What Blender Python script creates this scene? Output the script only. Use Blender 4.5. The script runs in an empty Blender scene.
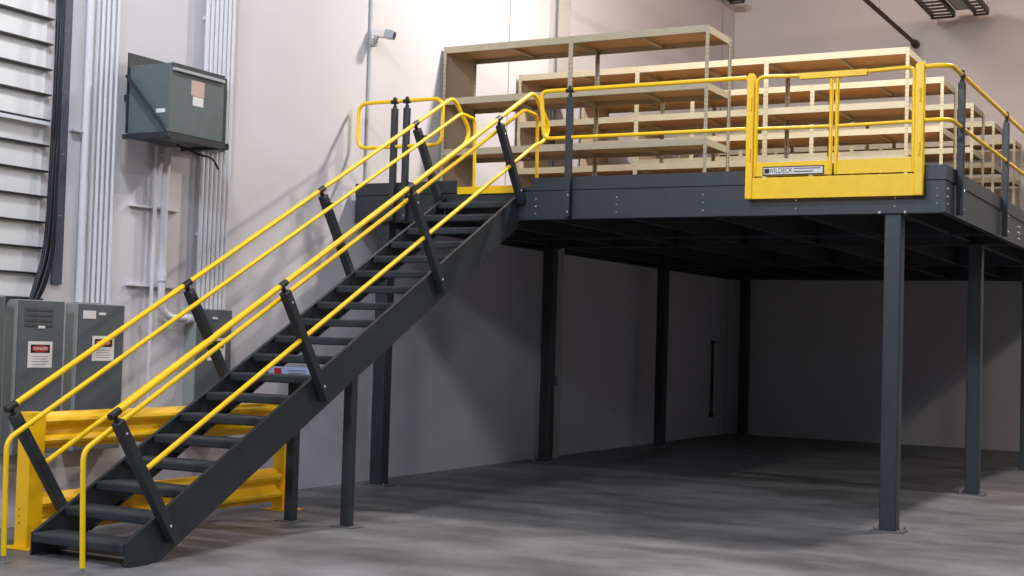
import bpy, bmesh, math, random
from mathutils import Vector, Matrix
random.seed(7)
S = bpy.context.scene
COL = S.collection
PI = math.pi

# ------------------------------------------------------------------ materials
def lin(c):
    return tuple(((v/255)/12.92 if v/255 <= .04045 else ((v/255+.055)/1.055)**2.4) for v in c)

def mat(name, rgb, rough=.5, metal=0., spec=.5, noise=None, bump=None, coat=0):
    m = bpy.data.materials.new(name); m.use_nodes = True
    nt = m.node_tree; b = nt.nodes['Principled BSDF']
    c = lin(rgb)
    b.inputs['Base Color'].default_value = (*c, 1)
    b.inputs['Roughness'].default_value = rough
    b.inputs['Metallic'].default_value = metal
    b.inputs['Specular IOR Level'].default_value = spec
    b.inputs['Coat Weight'].default_value = coat
    if noise:
        scale, amt = noise[0], noise[1]
        tc = nt.nodes.new('ShaderNodeTexCoord'); n = nt.nodes.new('ShaderNodeTexNoise')
        n.inputs['Scale'].default_value = scale; n.inputs['Detail'].default_value = 6
        nt.links.new(tc.outputs['Object'], n.inputs['Vector'])
        r = nt.nodes.new('ShaderNodeValToRGB')
        r.color_ramp.elements[0].position = .3; r.color_ramp.elements[1].position = .7
        r.color_ramp.elements[0].color = (*[v*(1-amt) for v in c], 1)
        r.color_ramp.elements[1].color = (*[min(1, v*(1+amt)) for v in c], 1)
        nt.links.new(n.outputs['Fac'], r.inputs['Fac']); nt.links.new(r.outputs['Color'], b.inputs['Base Color'])
    if bump:
        tc = nt.nodes.new('ShaderNodeTexCoord'); n = nt.nodes.new('ShaderNodeTexNoise')
        n.inputs['Scale'].default_value = bump[0]; n.inputs['Detail'].default_value = 4
        nt.links.new(tc.outputs['Object'], n.inputs['Vector'])
        bp = nt.nodes.new('ShaderNodeBump'); bp.inputs['Strength'].default_value = bump[1]; bp.inputs['Distance'].default_value = .02
        nt.links.new(n.outputs['Fac'], bp.inputs['Height']); nt.links.new(bp.outputs['Normal'], b.inputs['Normal'])
    return m

M = dict(
    wall=mat('wall_paint', (206, 203, 207), .75, spec=.25, noise=(.7, .035), bump=(3, .15)),
    backwall=mat('back_wall_paint', (196, 190, 188), .75, spec=.25, noise=(.8, .04), bump=(3, .15)),
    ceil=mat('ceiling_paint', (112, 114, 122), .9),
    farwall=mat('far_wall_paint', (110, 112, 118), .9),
    yellow=mat('yellow_paint', (254, 203, 4), .38, spec=.5, noise=(9, .05)),
    yellow2=mat('barrier_yellow', (255, 196, 10), .4, noise=(3, .04)),
    dark=mat('charcoal_paint', (45, 51, 55), .42, spec=.5, noise=(14, .12)),
    tread=mat('tread_paint', (47, 52, 55), .6, noise=(60, .15)),
    black=mat('black_plastic', (22, 22, 24), .45),
    cable=mat('cable_jacket', (18, 18, 30), .35),
    bolt=mat('zinc_bolt', (205, 205, 205), .3, .6),
    beige=mat('beige_coating', (184, 173, 145), .5, noise=(10, .05)),
    board=mat('particle_board', (200, 164, 118), .8, noise=(45, .16)),
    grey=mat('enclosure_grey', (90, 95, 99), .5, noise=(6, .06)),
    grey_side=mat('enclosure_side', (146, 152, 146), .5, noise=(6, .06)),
    xgrey=mat('transformer_grey', (92, 102, 104), .45, noise=(6, .08)),
    lightgrey=mat('light_grey_metal', (165, 170, 172), .45),
    white=mat('white_conduit', (212, 212, 216), .5),
    steel=mat('galvanised_steel', (150, 150, 150), .4, .5),
    label=mat('label_white', (225, 222, 218), .6),
    red=mat('label_red', (170, 25, 25), .6),
    lblack=mat('label_black', (25, 22, 22), .6),
    pink=mat('label_pink', (200, 168, 158), .6),
    ink=mat('label_ink', (120, 115, 120), .7),
    blue=mat('label_blue', (150, 165, 200), .6),
    joint=mat('wall_joint', (130, 124, 122), .9),
    slat=mat('slat_white', (228, 228, 226), .55),
    rust=mat('pipe_rust', (62, 42, 40), .6),
    tray=mat('tray_metal', (66, 60, 56), .5, .2),
    vent=mat('louvre_shade', (52, 57, 60), .6),  # louvre colour darkened to imitate shaded slots
    panel=mat('panel_tan', (184, 168, 148), .55),
    strip=mat('strip_blue_grey', (70, 75, 92), .5),
    plate=mat('dusty_plate', (104, 104, 104), .7),
    pilaster=mat('pilaster_paint', (180, 176, 172), .75),
    lens=mat('lens_glass', (60, 60, 90), .15),
)

def post_mat():
    m = mat('beige_slotted', (184, 173, 145), .5)
    nt = m.node_tree; b = nt.nodes['Principled BSDF']
    tc = nt.nodes.new('ShaderNodeTexCoord'); sx = nt.nodes.new('ShaderNodeSeparateXYZ')
    nt.links.new(tc.outputs['Object'], sx.inputs[0])
    mo = nt.nodes.new('ShaderNodeMath'); mo.operation = 'FRACT'
    mu = nt.nodes.new('ShaderNodeMath'); mu.operation = 'MULTIPLY'; mu.inputs[1].default_value = 16
    nt.links.new(sx.outputs['Z'], mu.inputs[0]); nt.links.new(mu.outputs[0], mo.inputs[0])
    gt = nt.nodes.new('ShaderNodeMath'); gt.operation = 'GREATER_THAN'; gt.inputs[1].default_value = .72
    nt.links.new(mo.outputs[0], gt.inputs[0])
    mx = nt.nodes.new('ShaderNodeMix'); mx.data_type = 'RGBA'
    mx.inputs['A'].default_value = (*lin((184, 173, 145)), 1); mx.inputs['B'].default_value = (*lin((165, 154, 127)), 1)
    nt.links.new(gt.outputs[0], mx.inputs['Factor']); nt.links.new(mx.outputs['Result'], b.inputs['Base Color'])
    return m
M['post'] = post_mat()

def floor_mat():
    m = bpy.data.materials.new('polished_concrete'); m.use_nodes = True
    nt = m.node_tree; b = nt.nodes['Principled BSDF']; L = nt.links.new
    tc = nt.nodes.new('ShaderNodeTexCoord')
    n1 = nt.nodes.new('ShaderNodeTexNoise'); n1.inputs['Scale'].default_value = .55; n1.inputs['Detail'].default_value = 8; n1.inputs['Roughness'].default_value = .62
    mp = nt.nodes.new('ShaderNodeMapping'); mp.inputs['Scale'].default_value = (.9, 1.8, 1); mp.inputs['Rotation'].default_value = (0, 0, .5)
    L(tc.outputs['Object'], mp.inputs[0]); L(mp.outputs[0], n1.inputs['Vector'])
    r1 = nt.nodes.new('ShaderNodeValToRGB'); e = r1.color_ramp.elements
    e[0].position = .33; e[0].color = (*lin((82, 80, 80)), 1)
    e[1].position = .68; e[1].color = (*lin((142, 140, 141)), 1)
    L(n1.outputs['Fac'], r1.inputs['Fac'])
    n2 = nt.nodes.new('ShaderNodeTexNoise'); n2.inputs['Scale'].default_value = 3.5; n2.inputs['Detail'].default_value = 10
    L(tc.outputs['Object'], n2.inputs['Vector'])
    r2 = nt.nodes.new('ShaderNodeValToRGB'); e = r2.color_ramp.elements
    e[0].position = .35; e[0].color = (.8, .8, .8, 1); e[1].position = .6; e[1].color = (1, 1, 1, 1)
    L(n2.outputs['Fac'], r2.inputs['Fac'])
    mx = nt.nodes.new('ShaderNodeMix'); mx.data_type = 'RGBA'; mx.blend_type = 'MULTIPLY'; mx.inputs['Factor'].default_value = .6
    L(r1.outputs['Color'], mx.inputs['A']); L(r2.outputs['Color'], mx.inputs['B'])
    L(mx.outputs['Result'], b.inputs['Base Color'])
    rr = nt.nodes.new('ShaderNodeMapRange'); rr.inputs['To Min'].default_value = .36; rr.inputs['To Max'].default_value = .6
    L(n1.outputs['Fac'], rr.inputs['Value']); L(rr.outputs[0], b.inputs['Roughness'])
    b.inputs['Specular IOR Level'].default_value = .4
    return m
M['floor'] = floor_mat()

# ------------------------------------------------------------------ mesh helpers (all in world coordinates)
class MB:
    def __init__(s): s.bm = bmesh.new()
    def box(s, x0, x1, y0, y1, z0, z1):
        mtx = Matrix.Translation(((x0+x1)/2, (y0+y1)/2, (z0+z1)/2)) @ Matrix.Diagonal((abs(x1-x0), abs(y1-y0), abs(z1-z0), 1))
        bmesh.ops.create_cube(s.bm, size=1, matrix=mtx); return s
    def bar(s, a, b, w, h, up=(0, 0, 1)):          # rectangular bar from a to b
        a, b = Vector(a), Vector(b); d = (b-a); L = d.length; d.normalize()
        up = Vector(up); sx = d.cross(up).normalized(); u = sx.cross(d)
        R = Matrix((sx, d, u)).transposed().to_4x4()
        mtx = Matrix.Translation((a+b)/2) @ R @ Matrix.Diagonal((w, L, h, 1))
        bmesh.ops.create_cube(s.bm, size=1, matrix=mtx); return s
    def tube(s, pts, r, n=12, closed=False, cap=True):
        P = [Vector(p) for p in pts]; N = len(P); rings = []
        prev = None
        for i, p in enumerate(P):
            if closed: t = (P[(i+1) % N]-P[i-1]).normalized()
            else: t = (P[min(i+1, N-1)]-P[max(i-1, 0)]).normalized()
            if prev is None:
                ref = Vector((0, 0, 1)) if abs(t.z) < .9 else Vector((1, 0, 0))
                u = t.cross(ref).normalized()
            else:
                u = (prev - t*prev.dot(t)).normalized()
            prev = u; v = t.cross(u)
            rr = r[i] if isinstance(r, (list, tuple)) else r
            rings.append([s.bm.verts.new(p + (u*math.cos(a)+v*math.sin(a))*rr) for a in [2*PI*k/n for k in range(n)]])
        m = N if closed else N-1
        for i in range(m):
            A, B = rings[i], rings[(i+1) % N]
            for k in range(n):
                f = s.bm.faces.new((A[k], A[(k+1) % n], B[(k+1) % n], B[k])); f.smooth = True
        if cap and not closed:
            for rg in (rings[0][::-1], rings[-1]):      # caps on vertices of their own keep the sides' shading clean
                s.bm.faces.new([s.bm.verts.new(v.co) for v in rg])
        return s
    def prism(s, poly, axis, a, b):                 # poly in the other two axes, extruded along axis from a to b
        def P(u, v, w):
            return {'x': (w, u, v), 'y': (u, w, v), 'z': (u, v, w)}[axis]
        A = [s.bm.verts.new(P(u, v, a)) for u, v in poly]; B = [s.bm.verts.new(P(u, v, b)) for u, v in poly]
        n = len(poly)
        for i in range(n): s.bm.faces.new((A[i], A[(i+1) % n], B[(i+1) % n], B[i]))
        s.bm.faces.new(A[::-1]); s.bm.faces.new(B); return s
    def sphere(s, c, r, n=12):
        g = bmesh.ops.create_uvsphere(s.bm, u_segments=n, v_segments=n//2+1, radius=r, matrix=Matrix.Translation(c))
        for v in g['verts']:
            for f in v.link_faces: f.smooth = True
        return s
    def build(s, name, m, parent=None, bevel=0):
        bmesh.ops.recalc_face_normals(s.bm, faces=s.bm.faces)
        me = bpy.data.meshes.new(name)
        root = parent
        while root is not None and root.parent is not None: root = root.parent
        off = root.location.copy() if root is not None else None
        if off is None:
            # origin at the base centre of the thing
            vs = [v.co for v in s.bm.verts]
            off = Vector(((min(v.x for v in vs)+max(v.x for v in vs))/2, (min(v.y for v in vs)+max(v.y for v in vs))/2, min(v.z for v in vs)))
            loc = off
        else: loc = Vector((0, 0, 0))
        bmesh.ops.translate(s.bm, vec=-off, verts=s.bm.verts)
        s.bm.to_mesh(me); s.bm.free()
        o = bpy.data.objects.new(name, me); COL.objects.link(o); o.location = loc
        me.materials.append(M[m] if isinstance(m, str) else m)
        if parent is not None: o.parent = parent
        if bevel:
            b = o.modifiers.new('bevel', 'BEVEL'); b.width = bevel; b.segments = 2; b.limit_method = 'ANGLE'; b.angle_limit = .7
            b.harden_normals = False
        return o

def tag(o, label, cat, group=None):
    o['label'] = label; o['category'] = cat
    if group: o['group'] = group
    return o
def thing(name, loc, label, cat, group=None):
    o = bpy.data.objects.new(name, None); COL.objects.link(o); o.location = loc; o.empty_display_size = .2
    return tag(o, label, cat, group)
def struct(o): o['kind'] = 'structure'; return o

def rounded(pts, r, seg=6, closed=False):
    """polyline with filleted corners"""
    P = [Vector(p) for p in pts]; out = []; N = len(P)
    rng = range(N) if closed else range(1, N-1)
    if not closed: out.append(P[0])
    for i in rng:
        a, b, c = P[i-1], P[i], P[(i+1) % N]
        d1, d2 = (a-b), (c-b); l = min(r, d1.length*.48, d2.length*.48)
        p0, p1 = b+d1.normalized()*l, b+d2.normalized()*l
        for k in range(seg+1):
            t = k/seg; out.append(p0*(1-t)**2 + b*2*t*(1-t) + p1*t*t)
    if not closed: out.append(P[-1])
    return out

def text_part(body, size, mtx, m, parent, name='lettering'):
    cu = bpy.data.curves.new(name, 'FONT'); cu.body = body; cu.size = size; cu.extrude = .0006
    cu.align_x = 'CENTER'; cu.align_y = 'CENTER'
    tmp = bpy.data.objects.new(name, cu); COL.objects.link(tmp)
    dg = bpy.context.evaluated_depsgraph_get()
    me = bpy.data.meshes.new_from_object(tmp.evaluated_get(dg))
    bpy.data.objects.remove(tmp)
    root = parent
    while root.parent is not None: root = root.parent
    me.transform(Matrix.Translation(-root.location) @ mtx)
    o = bpy.data.objects.new(name, me); COL.objects.link(o); o.parent = parent
    me.materials.clear(); me.materials.append(M[m]); return o

# ------------------------------------------------------------------ the setting
WX = -6.95; BY = 14.3; CZ = 10.6
RX = 15.0; FY = -24.0
struct(MB().box(WX-.3, RX+.3, FY-.3, BY+.3, -.2, 0).build('floor', 'floor'))
struct(MB().box(WX-.2, WX, FY, BY+.2, 0, CZ).build('wall_left', 'wall'))
struct(MB().box(WX, RX, BY, BY+.2, 0, CZ).build('wall_back', 'backwall'))
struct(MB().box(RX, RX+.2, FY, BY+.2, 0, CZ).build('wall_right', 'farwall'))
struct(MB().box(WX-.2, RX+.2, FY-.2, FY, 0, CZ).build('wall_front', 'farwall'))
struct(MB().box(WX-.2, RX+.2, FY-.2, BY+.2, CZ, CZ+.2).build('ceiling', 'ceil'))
# pilaster on the left wall
struct(MB().box(WX, -6.78, 5.30, 5.76, 0, CZ).build('trim_1', 'pilaster'))
# panel joints in the tilt-up walls
for i, y in enumerate((3.95, 13.5)):
    struct(MB().box(WX, WX+.004, y-.009, y+.009, 3.8, CZ).build('trim_%d' % (i+2), 'joint'))

# ------------------------------------------------------------------ mezzanine platform
DZ = 3.79                      # deck level
XL, XR, YF, YB = -6.9, .58, -.15, 14.24
mz = thing('mezzanine_platform', (-3.2, 0, 0), 'charcoal steel mezzanine platform on square columns beside the stairs', 'mezzanine')
MB().box(XL+.02, XR-.02, YF+.02, YB, 3.745, DZ-.003).build('deck', 'tread', mz)
def channel(mb, a, b, z0, z1, axis, out, t=.012, fl=.06):
    """C-channel running along axis between a and b, web at coordinate out[0], flanges toward out[1] sign"""
    w, sgn = out
    if axis == 'x':
        mb.box(a, b, w, w+sgn*t, z0, z1); mb.box(a, b, w, w-sgn*.012, z0, z0+.014); mb.box(a, b, w, w+sgn*fl, z0, z0+t); mb.box(a, b, w, w+sgn*fl, z1-t, z1)
    else:
        mb.box(w, w+sgn*t, a, b, z0, z1); mb.box(w, w-sgn*.012, a, b, z0, z0+.014); mb.box(w, w+sgn*fl, a, b, z0, z0+t); mb.box(w, w+sgn*fl, a, b, z1-t, z1)
fb = MB(); channel(fb, XL, XR, 3.385, 3.74, 'x', (YF, 1)); f_front = fb.build('fascia_beam', 'dark', mz)
fb = MB(); channel(fb, YF+.012, YB, 3.385, 3.74, 'y', (XR, -1)); f_right = fb.build('fascia_beam', 'dark', mz)
fb = MB(); channel(fb, YF+.012, YB, 3.385, 3.74, 'y', (XL, 1)); fb.build('fascia_beam', 'dark', mz)
fb = MB(); channel(fb, XL, XR, 3.385, 3.74, 'x', (YB, -1)); fb.build('fascia_beam', 'dark', mz)
# toe plates along the edges
for x0, x1 in ((XL, -5.37), (-4.325, -1.62), (.36, XR+.012)):
    MB().box(x0, x1, YF-.012, YF-.002, 3.735, 3.89).build('toe_plate', 'dark', mz)
MB().box(XR+.002, XR+.012, YF-.002, YB, 3.735, 3.89).build('toe_plate', 'dark', mz)
MB().box(-5.345, -4.535, YF-.035, YF+.02, 3.715, 3.805).build('stair_nosing', 'yellow', mz)['label'] = 'yellow edge at the head of the stairs'
# bolts on the fascia
for x in (-4.25, -3.18, -2.105, -1.02, .06):
    mb = MB()
    for z in (3.635, 3.545, 3.455): mb.sphere((x, YF-.005, z), .011, 8)
    mb.build('bolt_row', 'bolt', mz)
for x in (.50,):
    mb = MB()
    for z in (3.64, 3.56, 3.48): mb.sphere((x, YF-.005, z), .011, 8)
    mb.build('bolt_row', 'bolt', mz)
for y in (-.05, 4.62, 4.74, 9.4):
    mb = MB()
    for z in (3.64, 3.56, 3.48): mb.sphere((XR+.004, y, z), .012, 8)
    mb.build('bolt_row', 'bolt', mz)
# joists and cross beams under the deck
for i in range(8):
    x = -6.5+1.075*i if i else -6.5
    if i == 6: x = -.02
    if i == 7: continue
    mb = MB(); mb.box(x-.006, x+.006, YF+.07, YB-.07, 3.44, 3.745); mb.box(x-.04, x+.04, YF+.07, YB-.07, 3.43, 3.44)
    mb.build('joist', 'dark', mz)
for y in (.09, 4.71, 9.42, 14.0):
    mb = MB(); mb.box(XL+.07, XR-.07, y-.008, y+.008, 3.41, 3.73); mb.box(XL+.07, XR-.07, y-.06, y+.06, 3.4, 3.412)
    mb.build('cross_beam', 'dark', mz)
MB().box(XL+.07, XR-.07, 3.10, 3.15, 3.405, 3.43).build('tie_bar', 'dark', mz)
# columns
def column(x, y, wall_side=False):
    h = .09
    c = MB().box(x-h, x+h, y-h, y+h, .016, 3.4).build('column', 'dark', mz, bevel=.012)
    b = MB().box(x-.17, x+.17, y-.14, y+.14, .002, .018).build('base_plate', 'plate', c)
    mb = MB()
    for dx in (-.14, .14):
        for dy in (-.105, .105):
            mb.tube([(x+dx, y+dy, .016), (x+dx, y+dy, .05)], .012, 6)
    mb.build('anchor_bolts', 'steel', c)
    MB().box(x-.13, x+.13, y-.11, y+.11, 3.385, 3.40).build('cap_plate', 'dark', c)
for k, y in enumerate((0, 4.71, 9.42, 14.12)):
    column(-6.5, y)
    column(.035, y-.03)
mb = MB()
for x in (-.10, .17): mb.sphere((x, YF-.002, 3.395), .018, 8)
mb.build('bolt_row', 'bolt', mz)

# ------------------------------------------------------------------ staircase
XN, XF = -4.50, -5.52           # inner faces of near and far stringer
YS = -6.65; SL = .54
st = thing('staircase', (-5.0, -6.3, 0), 'charcoal steel staircase with yellow handrails climbing to the mezzanine', 'stairs')
def stz(y): return .19+SL*(y-YS)
yT = YF-.03
poly = [(YS, 0), (YS, .19), (yT, stz(yT)), (yT, stz(yT)-.40), (-6.26, 0)]
def stringer(xw, sgn):
    mb = MB().prism(poly, 'x', xw, xw+sgn*.012)
    # flanges top and bottom point outward... channel shape
    a = Vector((0, YS, .19)); b = Vector((0, yT, stz(yT)))
    n = Vector((0, -SL, 1)).normalized()
    for off in (-.005, -.347):
        pa = a + n*off + Vector((xw-sgn*.01, .0, 0)); pb = b + n*off + Vector((xw-sgn*.01, 0, 0))
        if off < -.1: pa = pa+(pb-pa)*.075
        mb.bar(pa, pb, .03, .010, n)
    return mb.build('stringer', 'dark', st)
# near stringer: web outside, flanges toward the treads
stringer(XN+.01, 1); stringer(XF-.01, -1)
# anchor feet
for x in (XN, XF):
    MB().box(x-.05, x+.05, YS+.03, YS+.25, .0, .012).build('foot_plate', 'dark', st)
t0 = None
TR = .1895; TG = .3515
for k in range(19):
    if t0 is None:
        y, z = YS, TR
        pr = [(y, z-.08), (y-.008, z-.068), (y-.012, z-.02), (y-.006, z-.003), (y+.006, z), (y+.295, z), (y+.295, z-.05), (y+.285, z-.05), (y+.285, z-.012), (y+.012, z-.012), (y+.012, z-.08)]
        t0 = MB().prism(pr, 'x', XF-.006, XN+.006).build('tread', 'tread', st, bevel=.003); o = t0
        bl = MB()
        for dy in (.06, .24):
            for xx in (XF+.004, XN-.004): bl.sphere((xx, y+dy, z-.03), .012, 8)
        b0 = bl.build('tread_bolts', 'bolt', o)
    else:
        o = t0.copy(); COL.objects.link(o); o.parent = st
        o.location = t0.location + Vector((0, TG*k, TR*k))
# yellow rails
RN, RF = -4.43, -5.585
def r1z(y): return 1.23+.5395*(y+6.91)
def rails(xr, xh, far, xfoot, yb2):
    # outer guard: top rail turned down at its head into the mid rail
    yb = -6.91
    ytop = .06; 
    pts = [(xr, yb+.05, r1z(yb+.05)), (xr, ytop, r1z(ytop)), (xr, .50, 4.60), (xr, .34, 4.40), (xr, .15, r1z(.15)-(.76 if far else .69)), (xr, -6.50, r1z(-6.5)-(.70 if far else .665))]
    R = rounded(pts, .14)
    # split into top rail and mid rail
    i = next(j for j, p in enumerate(R) if p.y > .30 and p.z < 4.5)
    MB().tube(R[:i+1], .028 if not far else .025).build('top_rail', 'yellow', st)
    MB().tube(R[i:], .023).build('mid_rail', 'yellow', st)
    # inner handrail, turned down to the floor and to the deck
    dz = .19
    pts = [(xfoot, yb2, .06), (xh, yb2, r1z(yb2)-dz+.03), (xh, -.02, r1z(-.02)-dz), (xh, .33, r1z(-.02)-dz-.02), (xh, .36, DZ+.01)]
    h = MB().tube(rounded(pts, .085), .022).build('handrail', 'yellow', st)
    MB().tube([(xfoot, yb2, 0), (xfoot, yb2, .07)], .02).box(xfoot-.04, xfoot+.04, yb2-.04, yb2+.04, 0, .008).build('floor_foot', 'steel', h)
rails(RN, -4.515, False, -4.475, -7.115); rails(RF, -5.42, True, -5.40, -7.06)
def rail_post(x, yt, side, last=False):
    zt = r1z(yt)-.02
    L = 1.06 if not last else .9
    a = Vector((x, yt+.034, zt-.042)); b = Vector((x, yt+.7*L, zt-L))
    d = (b-a).normalized(); up = d.cross(Vector((1, 0, 0)))
    p = MB().bar(a, b, .085, .085, up).build('railing_post', 'dark', st, bevel=.008)
    m = MB().tube([(x, yt+.04, zt-.06), (x, yt+.008, zt-.012)], .022, 8)
    c = Vector((x, yt, r1z(yt))); dv = Vector((0, 1, .5395)).normalized()
    l = .055
    m.tube([c-dv*l, c+dv*l], .031, 12); m.build('rail_clamp', 'black', p)
    MB().sphere(b-d*.16+Vector((side*.04, 0, 0)), .014, 8).sphere(a+d*.12+Vector((side*.04, 0, 0)), .012, 8).build('post_bolt', 'bolt', p)
    hx = -4.515 if side > 0 else -5.42
    MB().tube([(x, yt+.09, r1z(yt)-.142), (hx, yt+.09, r1z(yt)-.142)], .010, 6).build('handrail_bracket', 'black', p)
for yt in (-6.88, -4.80, -2.69, -.82):
    rail_post(RN, yt, 1, yt > -1); rail_post(RF, yt, -1, yt > -1)
# support posts under the middle of the flight
for x, y, zt in ((-4.535, -3.5, stz(-3.5)-.385), (-5.22, -3.52, stz(-3.52)-.40)):
    sp = MB().box(x-.05, x+.05, y-.05, y+.05, .01, zt).build('support_post', 'dark', st, bevel=.006)
    MB().box(x-.14, x+.14, y-.1, y+.1, .001, .012).build('base_plate', 'plate', sp)
MB().box(XF, XN, -3.56, -3.46, stz(-3.5)-.40, stz(-3.5)-.34).build('cross_beam', 'dark', st)
# sticker plate under the eighth tread
sk = MB().box(-5.33, -4.80, -3.83, -3.824, 1.50, 1.585).build('label_plate', 'blue', st)
sk['label'] = 'pale blue sticker with a red mark'
MB().box(-5.25, -5.16, -3.834, -3.829, 1.515, 1.57).build('red_mark', 'red', sk)
for zz in (1.52, 1.545): MB().box(-5.07, -4.86, -3.833, -3.829, zz, zz+.01).build('print_line', 'ink', sk)

# ------------------------------------------------------------------ guardrails on the platform
def post_on_fascia(x, y, parent, face, top=4.84, z0=3.40):
    h = .037
    p = MB().box(x-h, x+h, y-h, y+h, z0, top).build('post', 'dark', parent, bevel=.008)
    mb = MB().tube([(x, y, top-.005), (x, y, top+.03)], .026, 10).tube([(x, y, top+.02), (x, y, top+.07)], .018, 8)
    if face == 'y': mb.tube([(x-.05, y, 4.925), (x+.05, y, 4.925)], .030, 10)
    else: mb.tube([(x, y-.05, 4.925), (x, y+.05, 4.925)], .030, 10)
    mb.sphere((x, y, 4.955), .03, 10)
    mb.build('rail_clamp', 'black', p)
    b = MB()
    for z in (3.46, 3.66):
        c = (x+.02, y-h-.001, z) if face == 'y' else (x+h+.001, y+.02, z)
        b.sphere(c, .013, 8)
    b.build('post_bolt', 'bolt', p)
    return p
YR = -.205
g = thing('guardrail', (-3.0, YR, 3.4), 'long yellow two-rail guardrail between the stair head and the swing gate', 'guardrail')
R = rounded([(-1.60, YR, 4.93), (-4.19, YR, 4.93), (-4.14, YR, 4.355), (-1.60, YR, 4.355)], .09)
half = next(j for j, p in enumerate(R) if p.z < 4.7)
MB().tube(R[:half+1], .0245).build('top_rail', 'yellow', g)
MB().tube(R[half:], .0225).build('mid_rail', 'yellow', g)
post_on_fascia(-3.80, YR+.002, g, 'y')

g = thing('guardrail', (-6.2, YR, 3.4), 'small yellow rounded-loop guardrail on two dark posts, between wall and stair head', 'guardrail')
loop = rounded([(-6.86, YR, 4.93), (-5.58, YR, 4.93), (-5.58, YR, 4.345), (-6.86, YR, 4.345)], .14, closed=True)
MB().tube(loop, .0245, closed=True).build('rail_loop', 'yellow', g)
post_on_fascia(-6.30, YR+.002, g, 'y'); post_on_fascia(-6.115, YR+.002, g, 'y')

XG = XR+.053
g = thing('guardrail', (XG, 6, 3.4), 'yellow side guardrail receding along the right edge of the mezzanine', 'guardrail')
for z, r, nm in ((4.925, .0245, 'top_rail'), (4.355, .0225, 'mid_rail')):
    MB().tube(rounded([(.33, YR-.02, z), (XG, YR-.02, z), (XG, 13.8, z)], .22, 8), r).build(nm, 'yellow', g)
for y in (.37, 3.25, 6.2, 9.1, 12.0): post_on_fascia(XG, y, g, 'x')

# ------------------------------------------------------------------ swing gate
YG = -.24
g = thing('swing_gate', (-.6, YG, 3.55), 'yellow double swing gate with a kick plate on the mezzanine edge', 'gate')
for x0, x1 in ((-1.575, -1.49), (.275, .372)):
    p = MB().box(x0, x1, YG-.03, YG+.05, 3.56, 4.955).build('gate_post', 'yellow', g, bevel=.012)
    for z in (4.05, 4.62):
        MB().tube([(x0+.055, YG-.034, z-.07), (x0+.055, YG-.034, z+.07)], .012, 8).build('hinge', 'yellow', p)
    MB().box(x0+.02, x1-.02, YG-.02, YG+.04, 4.95, 4.97).build('post_cap', 'yellow', p)
MB().box(-1.49, .285, YG-.02, YG-.008, 3.56, 3.795).build('kick_plate', 'yellow', g, bevel=.003)
mid = -.59
for sgn, xa in ((-1, -1.465), (1, .262)):
    xm = mid+sgn*.032
    fr = MB().tube(rounded([(xm, YG, 3.83), (xm, YG, 4.90), (xa, YG, 4.925), (xa, YG, 3.83)], .09), .022).build('gate_leaf', 'yellow', g)
    MB().tube([(xm, YG, 4.335), (xa, YG, 4.345)], .019).build('mid_rail', 'yellow', fr)
    MB().box(min(xm, xa)-.02, max(xm, xa)+.02, YG-.012, YG, 3.81, 3.965).build('leaf_plate', 'yellow', fr, bevel=.003)
MB().box(-.97, -.23, YG-.045, YG+.01, 4.862, 4.93).build('latch_plate', 'yellow', g, bevel=.006)
sg = MB().box(-1.375, -.685, YG-.018, YG-.0125, 3.815, 3.915).build('sign_border', 'lblack', g)
MB().box(-1.362, -.698, YG-.021, YG-.018, 3.828, 3.902).build('sign_face', 'label', sg)['label'] = 'white sign with black lettering'
RXm = Matrix.Rotation(PI/2, 4, 'X')
MB().box(-1.352, -1.300, YG-.0225, YG-.021, 3.838, 3.892).build('sign_emblem', 'lblack', sg)
text_part('WILDECK', .078, Matrix.Translation((-1.17, YG-.0222, 3.865)) @ RXm @ Matrix.Diagonal((.8, 1, 1, 1)), 'lblack', sg)
for z, xa, xb in ((3.885, -1.02, -.72), (3.852, -1.02, -.80)):
    MB().box(xa, xb, YG-.0225, YG-.021, z-.007, z+.007).build('print_line', 'ink', sg)

# ------------------------------------------------------------------ shelving rows
LV = (6.105, 5.36, 4.625, 3.90)
def shelving(yf, xs, label, depth=.86, left_panel=True):
    yr = yf+depth
    t = thing('shelving_unit', ((xs[0]+xs[-1])/2, (yf+yr)/2, DZ), label, 'shelving', 'shelving rows on the mezzanine')
    for x in xs:
        for y, s in ((yf, 1), (yr, -1)):
            hw = .024 if x in (xs[0], xs[-1]) else .034
            mb = MB().box(x-hw, x+hw, y-s*.006, y, DZ+.001, LV[0])
            mb.box(x-.002, x+.002, y, y+s*.04, DZ+.001, LV[0])
            mb.build('post', 'post', t)
    for a, b in zip(xs, xs[1:]):
        for z in LV:
            sh = MB().box(a+.005, b-.005, yf+.012, yr-.012, z-.03, z-.012).build('shelf_board', 'board', t)
            for y, s in ((yf, 1), (yr, -1)):
                bm_ = MB().box(a+.004, b-.004, y-s*.003, y+s*.004, z-.095, z-.001); bm_.box(a+.004, b-.004, y, y+s*.035, z-.006, z-.002); bm_.box(a+.004, b-.004, y, y+s*.03, z-.095, z-.09)
                bm_.build('beam', 'beige', sh)
            for x, s in ((a, 1), (b, -1)):
                MB().box(x+s*.004, x+s*.01, yf+.01, yr-.01, z-.095, z-.002).build('end_beam', 'beige', sh)
            xc = (a+b)/2
            MB().box(xc-.02, xc+.02, yf+.01, yr-.01, z-.075, z-.032).build('centre_tie', 'beige', sh)
    if left_panel:
        MB().box(xs[0]-.008, xs[0]-.003, yf+.005, yr-.005, DZ+.01, LV[0]-.01).build('side_panel', 'panel', t)
shelving(1.95, (-6.89, -4.875, -2.895), 'beige boltless shelving row nearest the stair head, two bays wide')
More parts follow.
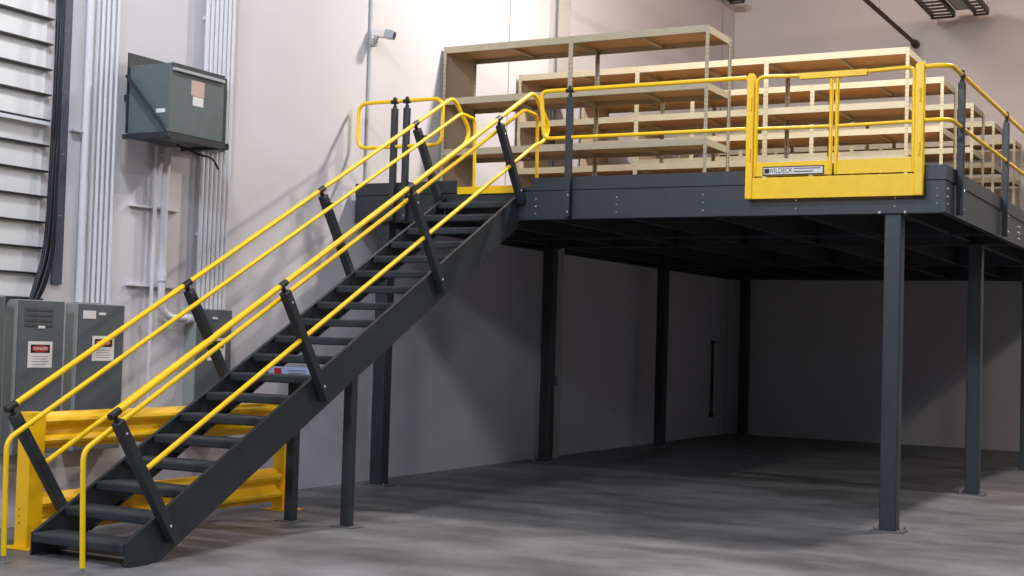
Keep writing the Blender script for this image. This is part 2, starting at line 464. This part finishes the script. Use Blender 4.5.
names = ['beige shelving row right behind the nearest row, seen full height through the gate',
         'beige shelving row third from the front, its end seen just right of the gate',
         'beige shelving row fourth from the front, its end between the two right guardrail posts',
         'beige shelving row fifth from the front, its end left of the farther guardrail post',
         'beige shelving row farthest back, its end right of the farther guardrail post']
for k, nm in enumerate(names):
    yy = (4.20, 6.50, 8.92, 10.95, 13.25)[k]
    shelving(yy, (-6.87, -4.86, -2.84, -.83), nm, depth=1.02 if k != 4 else .75)

# ------------------------------------------------------------------ wall equipment
# transformer on its wall bracket
t = thing('transformer', (-6.5, -4.0, 3.85), 'grey box transformer on a wall bracket above the stairs', 'transformer')
y0, y1, x1, xb = -4.455, -3.635, -6.20, -6.76
MB().box(xb, x1, y0, y1, 3.92, 4.625).build('cabinet', 'xgrey', t, bevel=.008)
MB().box(xb-.015, xb, -4.475, -2.93, 3.93, 4.76).build('back_plate', 'dark', t)
MB().box(x1, x1+.004, y0, y1, 4.585, 4.63).build('recess_shade', 'dark', t)  # dark strip imitating the shade in the recess below the cabinet top
MB().box(x1, x1+.03, y0+.02, y1-.02, 4.55, 4.58).build('vent_lip', 'lightgrey', t)['label'] = 'light grey strip along the top of the cabinet'
sh = MB().box(xb-.015, x1-.02, y0-.03, y1+.05, 3.88, 3.90).build('bracket_shelf', 'dark', t)
MB().box(xb-.015, x1+.04, y1, y1+.06, 3.85, 3.91).build('side_rail', 'dark', sh)
MB().box(xb-.015, x1+.04, y0-.06, y0-.03, 3.86, 3.91).build('side_rail', 'dark', sh)
MB().box(x1-.02, x1+.04, y0-.03, y1+.06, 3.85, 3.91).build('front_rail', 'dark', sh)
for yy in (-4.3, -3.1): MB().box(WX+.001, xb-.015, yy-.03, yy+.03, 4.3, 4.36).build('wall_bracket', 'dark', t)
MB().bar((xb, y0-.045, 4.52), (x1+.02, y0-.045, 3.91), .028, .028).build('bracket_strut', 'dark', t)
MB().box(x1+.0005, x1+.004, -4.15, -3.95, 4.34, 4.50).build('warning_label', 'pink', t)['label'] = 'faded pink label'
MB().box(x1+.0005, x1+.004, -4.12, -3.96, 4.24, 4.335).build('rating_label', 'label', t)['label'] = 'white label'
MB().box(-6.38, -6.26, y0-.004, y0-.0005, 4.12, 4.16).build('side_label', 'label', t)
MB().tube(rounded([(-6.55, -3.95, 3.87), (-6.45, -3.70, 3.79), (-6.4, -3.55, 3.78), (-6.38, -3.47, 3.66)], .06), .012, 8).build('cable_tail', 'cable', t)['label'] = 'short black cable hanging below'

# electrical cabinets
def cabinet(ya, yb, z0, z1, label, vent=False, small=False, danger=True, dx=.18, left=False):
    xf = WX+dx
    c = thing('electrical_cabinet', ((WX+xf)/2, (ya+yb)/2, z0), label, 'electrical cabinet')
    MB().box(WX+.001, xf-.015, ya, yb, z0, z1).build('body', 'grey_side', c, bevel=.004)
    d = MB().box(xf-.015, xf+.006, ya+.004, yb-.004, z0+.004, z1-.004).build('door', 'grey', c, bevel=.005)
    w = yb-ya
    MB().box(xf+.006, xf+.014, ya+w*.42, ya+w*.56, z1-(.27 if vent else .11), z1-(.245 if vent else .085)).build('name_tag', 'label', d)
    if vent:
        for col in range(2):
            for r in range(4):
                a = ya+w*(.12+.32*col); z = z1-.09-.05*r
                MB().prism([(xf+.004, z-.014), (xf+.012, z-.014), (xf+.008, z+.012), (xf+.004, z+.012)], 'y', a, a+w*.29).build('louvre', 'vent', d)
    if small:
        MB().box(xf+.006, xf+.01, ya+.05, ya+.22, z1-.15, z1-.07).build('label_plate', 'label', d)
    if danger:
        a = ya+w*(.22 if vent else .30); zt = z1-(.395 if vent else .32)
        l = MB().box(xf+.006, xf+.009, a, a+.30, zt-.25, zt).build('danger_label', 'label', d)
        MB().box(xf+.009, xf+.010, a+.03, a+.27, zt-.11, zt-.03).build('label_band', 'lblack', l)
        mb = MB(); cy, cz = a+.15, zt-.07
        ring = [(cy+.105*math.cos(q*PI/12), cz+.034*math.sin(q*PI/12)) for q in range(24)]
        mb.prism(ring, 'x', xf+.010, xf+.011).build('label_oval', 'red', l)
        mtx = Matrix.Translation((xf+.0115, cy, cz)) @ Matrix(((0, 0, 1, 0), (1, 0, 0, 0), (0, 1, 0, 0), (0, 0, 0, 1)))
        text_part('DANGER', .044, mtx, 'label', l)
        for q in range(4):
            MB().box(xf+.009, xf+.0095, a+.05+.01*(q % 2), a+.25-.02*(q % 2), zt-.14-.025*q-.006, zt-.14-.025*q).build('print_line', 'ink', l)
    return c
cabinet(-5.77, -5.20, .70, 2.17, 'grey electrical cabinet with louvred vent and danger label, black cables entering its top', vent=True)
cabinet(-5.01, -4.385, .70, 2.16, 'grey electrical cabinet with a small white plate and danger label, below the white conduits', small=True)
cabinet(-3.27, -2.69, .70, 2.165, 'grey electrical cabinet with danger label behind the stair rails, below the transformer')
cabinet(-6.55, -5.93, .70, 2.19, 'grey electrical cabinet cut off by the left picture edge', danger=False)

def conduit(x, y, z0, z1, r, label, m='white', group=None, straps=()):
    c = MB().tube([(x, y, z0), (x, y, z1)], r, 12).build('conduit', m)
    tag(c, label, 'conduit', group)
    return c
TOP = CZ-.01
conduit(WX+.045, -4.885, 2.17, TOP, .04, 'thick white conduit rising beside the dark cable strip, leftmost of its row')
for y in (-4.765, -4.69, -4.62, -4.55, -4.475):
    conduit(WX+.028, y, 2.17, TOP, .021, 'thin white conduit in the row of five above the cabinet with a white plate', group='thin conduits above the second cabinet')
for k in range(7):
    conduit(WX+.10, -3.19+.073*k, 2.17, TOP, .026, 'thin white conduit in the tight row passing behind the transformer', group='conduits behind the transformer')
for i, z in enumerate((5.42, 3.0)):
    tag(MB().box(WX+.0, WX+.074, -3.15, -2.72, z-.02, z+.02).build('strut_channel', 'white'),
        ('white strut channel holding the conduit row above the transformer', 'white strut channel holding the conduit row below the transformer')[i], 'bracket')
tag(MB().tube([(WX+.085, -3.90, 0), (WX+.085, -3.90, 3.87)], .022).build('conduit', 'white'), 'thin white conduit running from the transformer down to the floor', 'conduit')
p = thing('conduit', (WX+.08, -3.72, 2.0), 'thick white conduit bending from the transformer into the side of a cabinet', 'conduit')
MB().tube(rounded([(WX+.11, -3.75, 3.87), (WX+.10, -3.77, 3.6), (WX+.10, -3.77, 2.05), (WX+.10, -3.275, 2.05)], .32, 10), .04).build('pipe', 'white', p)
MB().tube([(WX+.10, -3.77, 2.44), (WX+.10, -3.77, 2.54)], .052).build('coupling', 'white', p)
MB().tube([(WX+.10, -3.37, 2.05), (WX+.10, -3.275, 2.05)], .052).build('end_fitting', 'white', p)
for i, (a, b, z) in enumerate(((-5.06, -4.93, 3.885), (-4.20, -3.48, 3.22), (-4.20, -3.48, 2.385))):
    tag(MB().box(WX+.001, WX+.055, a, b, z-.012, z+.012).build('strut_channel', 'white'),
        ('short white strut channel between the steel strip and the thick conduit', 'upper white strut channel crossing the two conduits below the transformer',
         'lower white strut channel crossing the two conduits below the transformer')[i], 'bracket')

# white slatted panel at the left edge
s = thing('wall_panel', (WX+.05, -6.3, 2.2), 'white wall panel crossed by thin dark horizontal bars at the left edge', 'panel')
MB().box(WX+.001, WX+.010, -7.6, -5.41, 2.2, 10.4).build('back_sheet', 'slat', s)
for k in range(-7, 14):
    z = 3.924+.249*k
    MB().box(WX+.010, WX+.055, -7.6, -5.36, z-.009, z+.009).build('cross_bar', 'black', s)
b_ = MB().box(WX+.010, WX+.09, -7.6, -5.37, 3.87, 3.905).build('cross_bar', 'white', s); b_['label'] = 'white bar'

tag(MB().box(WX+.001, WX+.03, -5.23, -5.105, 2.34, 10.5).build('steel_strip', 'strip'), 'narrow grey-blue steel strip on the wall right of the black cables', 'strip')
cb = thing('cable_bundle', (WX+.1, -5.3, 2.2), 'bundle of black cables hanging down the wall into the louvred cabinet', 'cables')
for i in range(7):
    a = i*2*PI/6; r = .029 if i < 6 else 0
    ox, oy = r*math.cos(a), r*math.sin(a)*1.2
    X, Y = WX+.145, -5.37
    pts = [(X+ox, Y+oy, 10.4), (X+ox, Y+oy, 6), (X+oy*.6, Y+ox, 4.2), (X+ox, Y-.01+oy, 3.0), (X+ox, Y-.03+oy*1.4, 2.6), (X-.01+ox, Y-.12+oy*1.6, 2.30), (X-.02+ox*.8, Y-.17+oy, 2.172)]
    MB().tube(rounded(pts, .35), .019, 8).build('cable', 'cable', cb)
for zc in (3.0, 3.6, 4.2, 4.8):
    MB().tube([(WX+.03, -5.24, zc), (WX+.10, -5.25, zc), (WX+.20, -5.32, zc)], .006, 6).build('cable_hook', 'steel', cb)

# camera and its conduit
y = .10
tag(MB().tube([(WX+.02, y, 3.9), (WX+.02, y, TOP)], .016).build('conduit', 'lightgrey'), 'thin grey conduit running up the wall past the security camera', 'conduit')
c = thing('security_camera', (WX+.02, y, 5.7), 'white bullet security camera mounted high on the left wall', 'camera')
MB().tube([(WX+.035, y+.02, 5.80), (WX+.10, y+.02, 5.80)], .06, 16).tube([(WX+.08, y+.02, 5.80), (WX+.13, y+.02, 5.90)], .03, 10).build('mount', 'lightgrey', c)
h0, h1 = Vector((WX+.06, y+.02, 5.935)), Vector((WX+.24, y+.05, 5.905)); dv = (h1-h0).normalized()
MB().bar(h0, h1, .10, .11).build('housing', 'label', c, bevel=.02)
MB().bar(h1-dv*.01, h1+dv*.12, .12, .12).build('hood', 'lightgrey', c, bevel=.02)
MB().tube([h1+dv*.115, h1+dv*.128], .042, 14).build('lens', 'lens', c)

# small box and conduit on the pilaster, dark rod near the corner
o = thing('outlet_box', (-6.75, 5.3, 1.2), 'small outlet box with thin conduit on the wall pilaster under the mezzanine', 'outlet')
MB().box(-6.78, -6.72, 5.42, 5.52, 1.20, 1.34).build('box', 'grey', o, bevel=.006)
MB().tube([(-6.765, 5.47, 1.34), (-6.765, 5.47, 3.36)], .012, 8).build('conduit', 'grey', o)
tag(MB().tube([(-6.795, 5.283, 3.82), (-6.795, 5.283, TOP)], .016).build('conduit', 'grey'), 'thin dark conduit in the corner beside the tall wall pilaster', 'conduit')
tag(MB().tube([(WX+.05, 13.25, .42), (WX+.05, 13.25, 2.0)], .028, 8).tube([(WX+.0, 13.25, 2.0), (WX+.09, 13.25, 2.0)], .03, 8).tube([(WX+.05, 13.25, .40), (WX+.05, 13.25, .48)], .045, 8).build('wall_rod', 'black'), 'short dark vertical rod on the left wall near the far corner', 'pipe')

# sprinkler pipe and ladder trays reaching the back wall
p = thing('sprinkler_pipe', (-2.95, 11, 8.3), 'dark overhead pipe running back to an end cap on the wall', 'pipe')
MB().tube([(-2.98, 4.0, 8.32), (-2.98, BY-.14, 8.32)], .045).build('pipe', 'rust', p)
MB().tube([(-2.98, BY-.14, 8.32), (-2.98, BY, 8.32)], .085).build('end_cap', 'rust', p)
MB().tube([(-2.98, 11.2, 8.36), (-2.98, 11.2, CZ)], .008, 6).build('hanger_rod', 'steel', p)
def tray(xa, xb, z, label, ye):
    t = thing('cable_tray', ((xa+xb)/2, 11, z), label, 'cable tray')
    for x in (xa, xb): MB().box(x-.02, x+.02, 6, ye, z-.05, z+.06).build('side_rail', 'tray', t)
    y = 6.2
    while y < ye:
        MB().box(xa+.02, xb-.02, y-.03, y+.03, z-.04, z-.01).build('rung', 'tray', t); y += .28
    MB().box(xa-.02, xb+.02, ye-.10, ye-.06, z-.09, z-.05).build('support_bar', 'tray', t)
    for x in (xa, xb): MB().tube([(x, ye-.08, z-.07), (x, ye-.08, CZ)], .008, 6).build('hanger_rod', 'steel', t)
tray(-2.56, -2.13, 8.80, 'wide overhead ladder tray at the top edge, nearest the dark pipe', 13.9)
tray(-1.72, -1.47, 8.80, 'narrow overhead ladder tray at the top edge, farther from the dark pipe', 13.9)
tag(MB().box(-2.095, -1.755, 6, 13.85, 8.86, 8.88).build('tray_cover', 'lightgrey'), 'plain grey cover sheet between the two overhead ladder trays', 'cover')
tray(-6.78, -6.50, 9.42, 'overhead ladder tray in the corner above the shelving', 13.6)

# ------------------------------------------------------------------ yellow W-beam barrier behind the stairs
b = thing('safety_barrier', (-5.85, -4.6, 0), 'low yellow double W-beam guard barrier standing behind the stairs', 'barrier')
XC = -5.865
for y in (-6.47, -2.92):
    p = MB().box(XC-.075, XC+.075, y, y+.17, .012, 1.175 if y < -5 else 1.10).build('post', 'yellow2', b, bevel=.006)
    MB().box(XC-.17, XC+.17, y-.05, y+.24, .001, .013).build('base_plate', 'yellow2', p)
    mb = MB()
    for z in (.22, .28, .34): mb.tube([(XC-.02, y-.004, z), (XC-.02, y, z)], .006, 6)
    mb.build('bolt_holes', 'lblack', p)
def wbeam(z0, z1):
    h = z1-z0
    prof = [(0, 0), (.03, .02), (.045, .10), (.085, .16), (.095, .24), (.085, .32), (.045, .40), (.035, .5), (.045, .60), (.085, .68), (.095, .76), (.085, .84), (.045, .90), (.03, .98), (0, 1)]
    front = [(XC-.03+dx, z0+t*h) for dx, t in prof]
    back = [(x-.008, z) for x, z in front[::-1]]
    MB().prism(front+back, 'y', -6.33, -2.92).build('w_beam', 'yellow2', b)
wbeam(.845, 1.17); wbeam(.10, .46)

# ------------------------------------------------------------------ lights: high-bay lamps of the hall, plus added fill lamps
def lamp(x, y, e, col, size=.25, z=9.4):
    l = bpy.data.lights.new('bay_or_fill', 'POINT'); l.shadow_soft_size = size; l.energy = e; l.color = col
    o = bpy.data.objects.new('bay_or_fill_light', l); COL.objects.link(o); o.location = (x, y, z)
def downlight(x, y, e, col, size=.5, z=9.35):
    l = bpy.data.lights.new('reflector_lamp', 'AREA'); l.shape = 'DISK'; l.size = size; l.energy = e; l.color = col
    o = bpy.data.objects.new('reflector_light', l); COL.objects.link(o); o.location = (x, y, z)
lamp(-3.2, 2.8, 850, (1, .91, .82))
downlight(-3.2, 2.8, 270, (1, .92, .84))
downlight(2.1, 2.8, 620, (1, .93, .88), .45)
lamp(2.1, 2.8, 40, (1, .80, .66))  # added weak fill for the upper wall, beside the downlight
lamp(-3.6, -8.0, 1250, (.92, .95, 1), .5)
lamp(2.2, -8.0, 230, (.90, .94, 1), .5)
lamp(8.0, -8.0, 560, (.90, .94, 1), .5)
lamp(-2.0, -19.0, 3000, (.80, .86, 1), .6)  # added cool fill that reaches in under the platform
lamp(9.0, -19.0, 900, (.84, .90, 1), .6)  # second added fill in the far front row
downlight(8.0, 2.8, 300, (1, .90, .84))
lamp(-1.2, 9.2, 230, (1, .62, .44), .5)
lamp(4.5, 10.5, 70, (1, .62, .42), .5)  # added warm fill to brighten the back wall

w = bpy.data.worlds.new('world'); S.world = w; w.use_nodes = True
w.node_tree.nodes['Background'].inputs['Color'].default_value = (.05, .05, .055, 1)

# ------------------------------------------------------------------ camera
cam = bpy.data.cameras.new('camera'); co = bpy.data.objects.new('camera', cam); COL.objects.link(co)
cam.sensor_width = 36; cam.lens = 1402.35*36/1024; cam.clip_end = 200
yaw, pitch, roll = -.4975, .0371, .0290
f = Vector((math.sin(yaw)*math.cos(pitch), math.cos(yaw)*math.cos(pitch), math.sin(pitch)))
r = Vector((math.cos(yaw), -math.sin(yaw), 0)); u = r.cross(f)
r2 = r*math.cos(roll)+u*math.sin(roll); u2 = -r*math.sin(roll)+u*math.cos(roll)
mt = Matrix((r2, u2, -f)).transposed().to_4x4(); mt.translation = Vector((3.6038, -15.16, 1.9187))
co.matrix_world = mt
S.camera = co
S.view_settings.view_transform = 'Standard'; S.view_settings.look = 'None'
S.view_settings.gamma = 1; S.view_settings.use_curve_mapping = False
S.view_settings.exposure = 0
S.cycles.use_denoising = True
S.cycles.max_bounces = 6; S.cycles.diffuse_bounces = 4; S.cycles.sample_clamp_indirect = 5
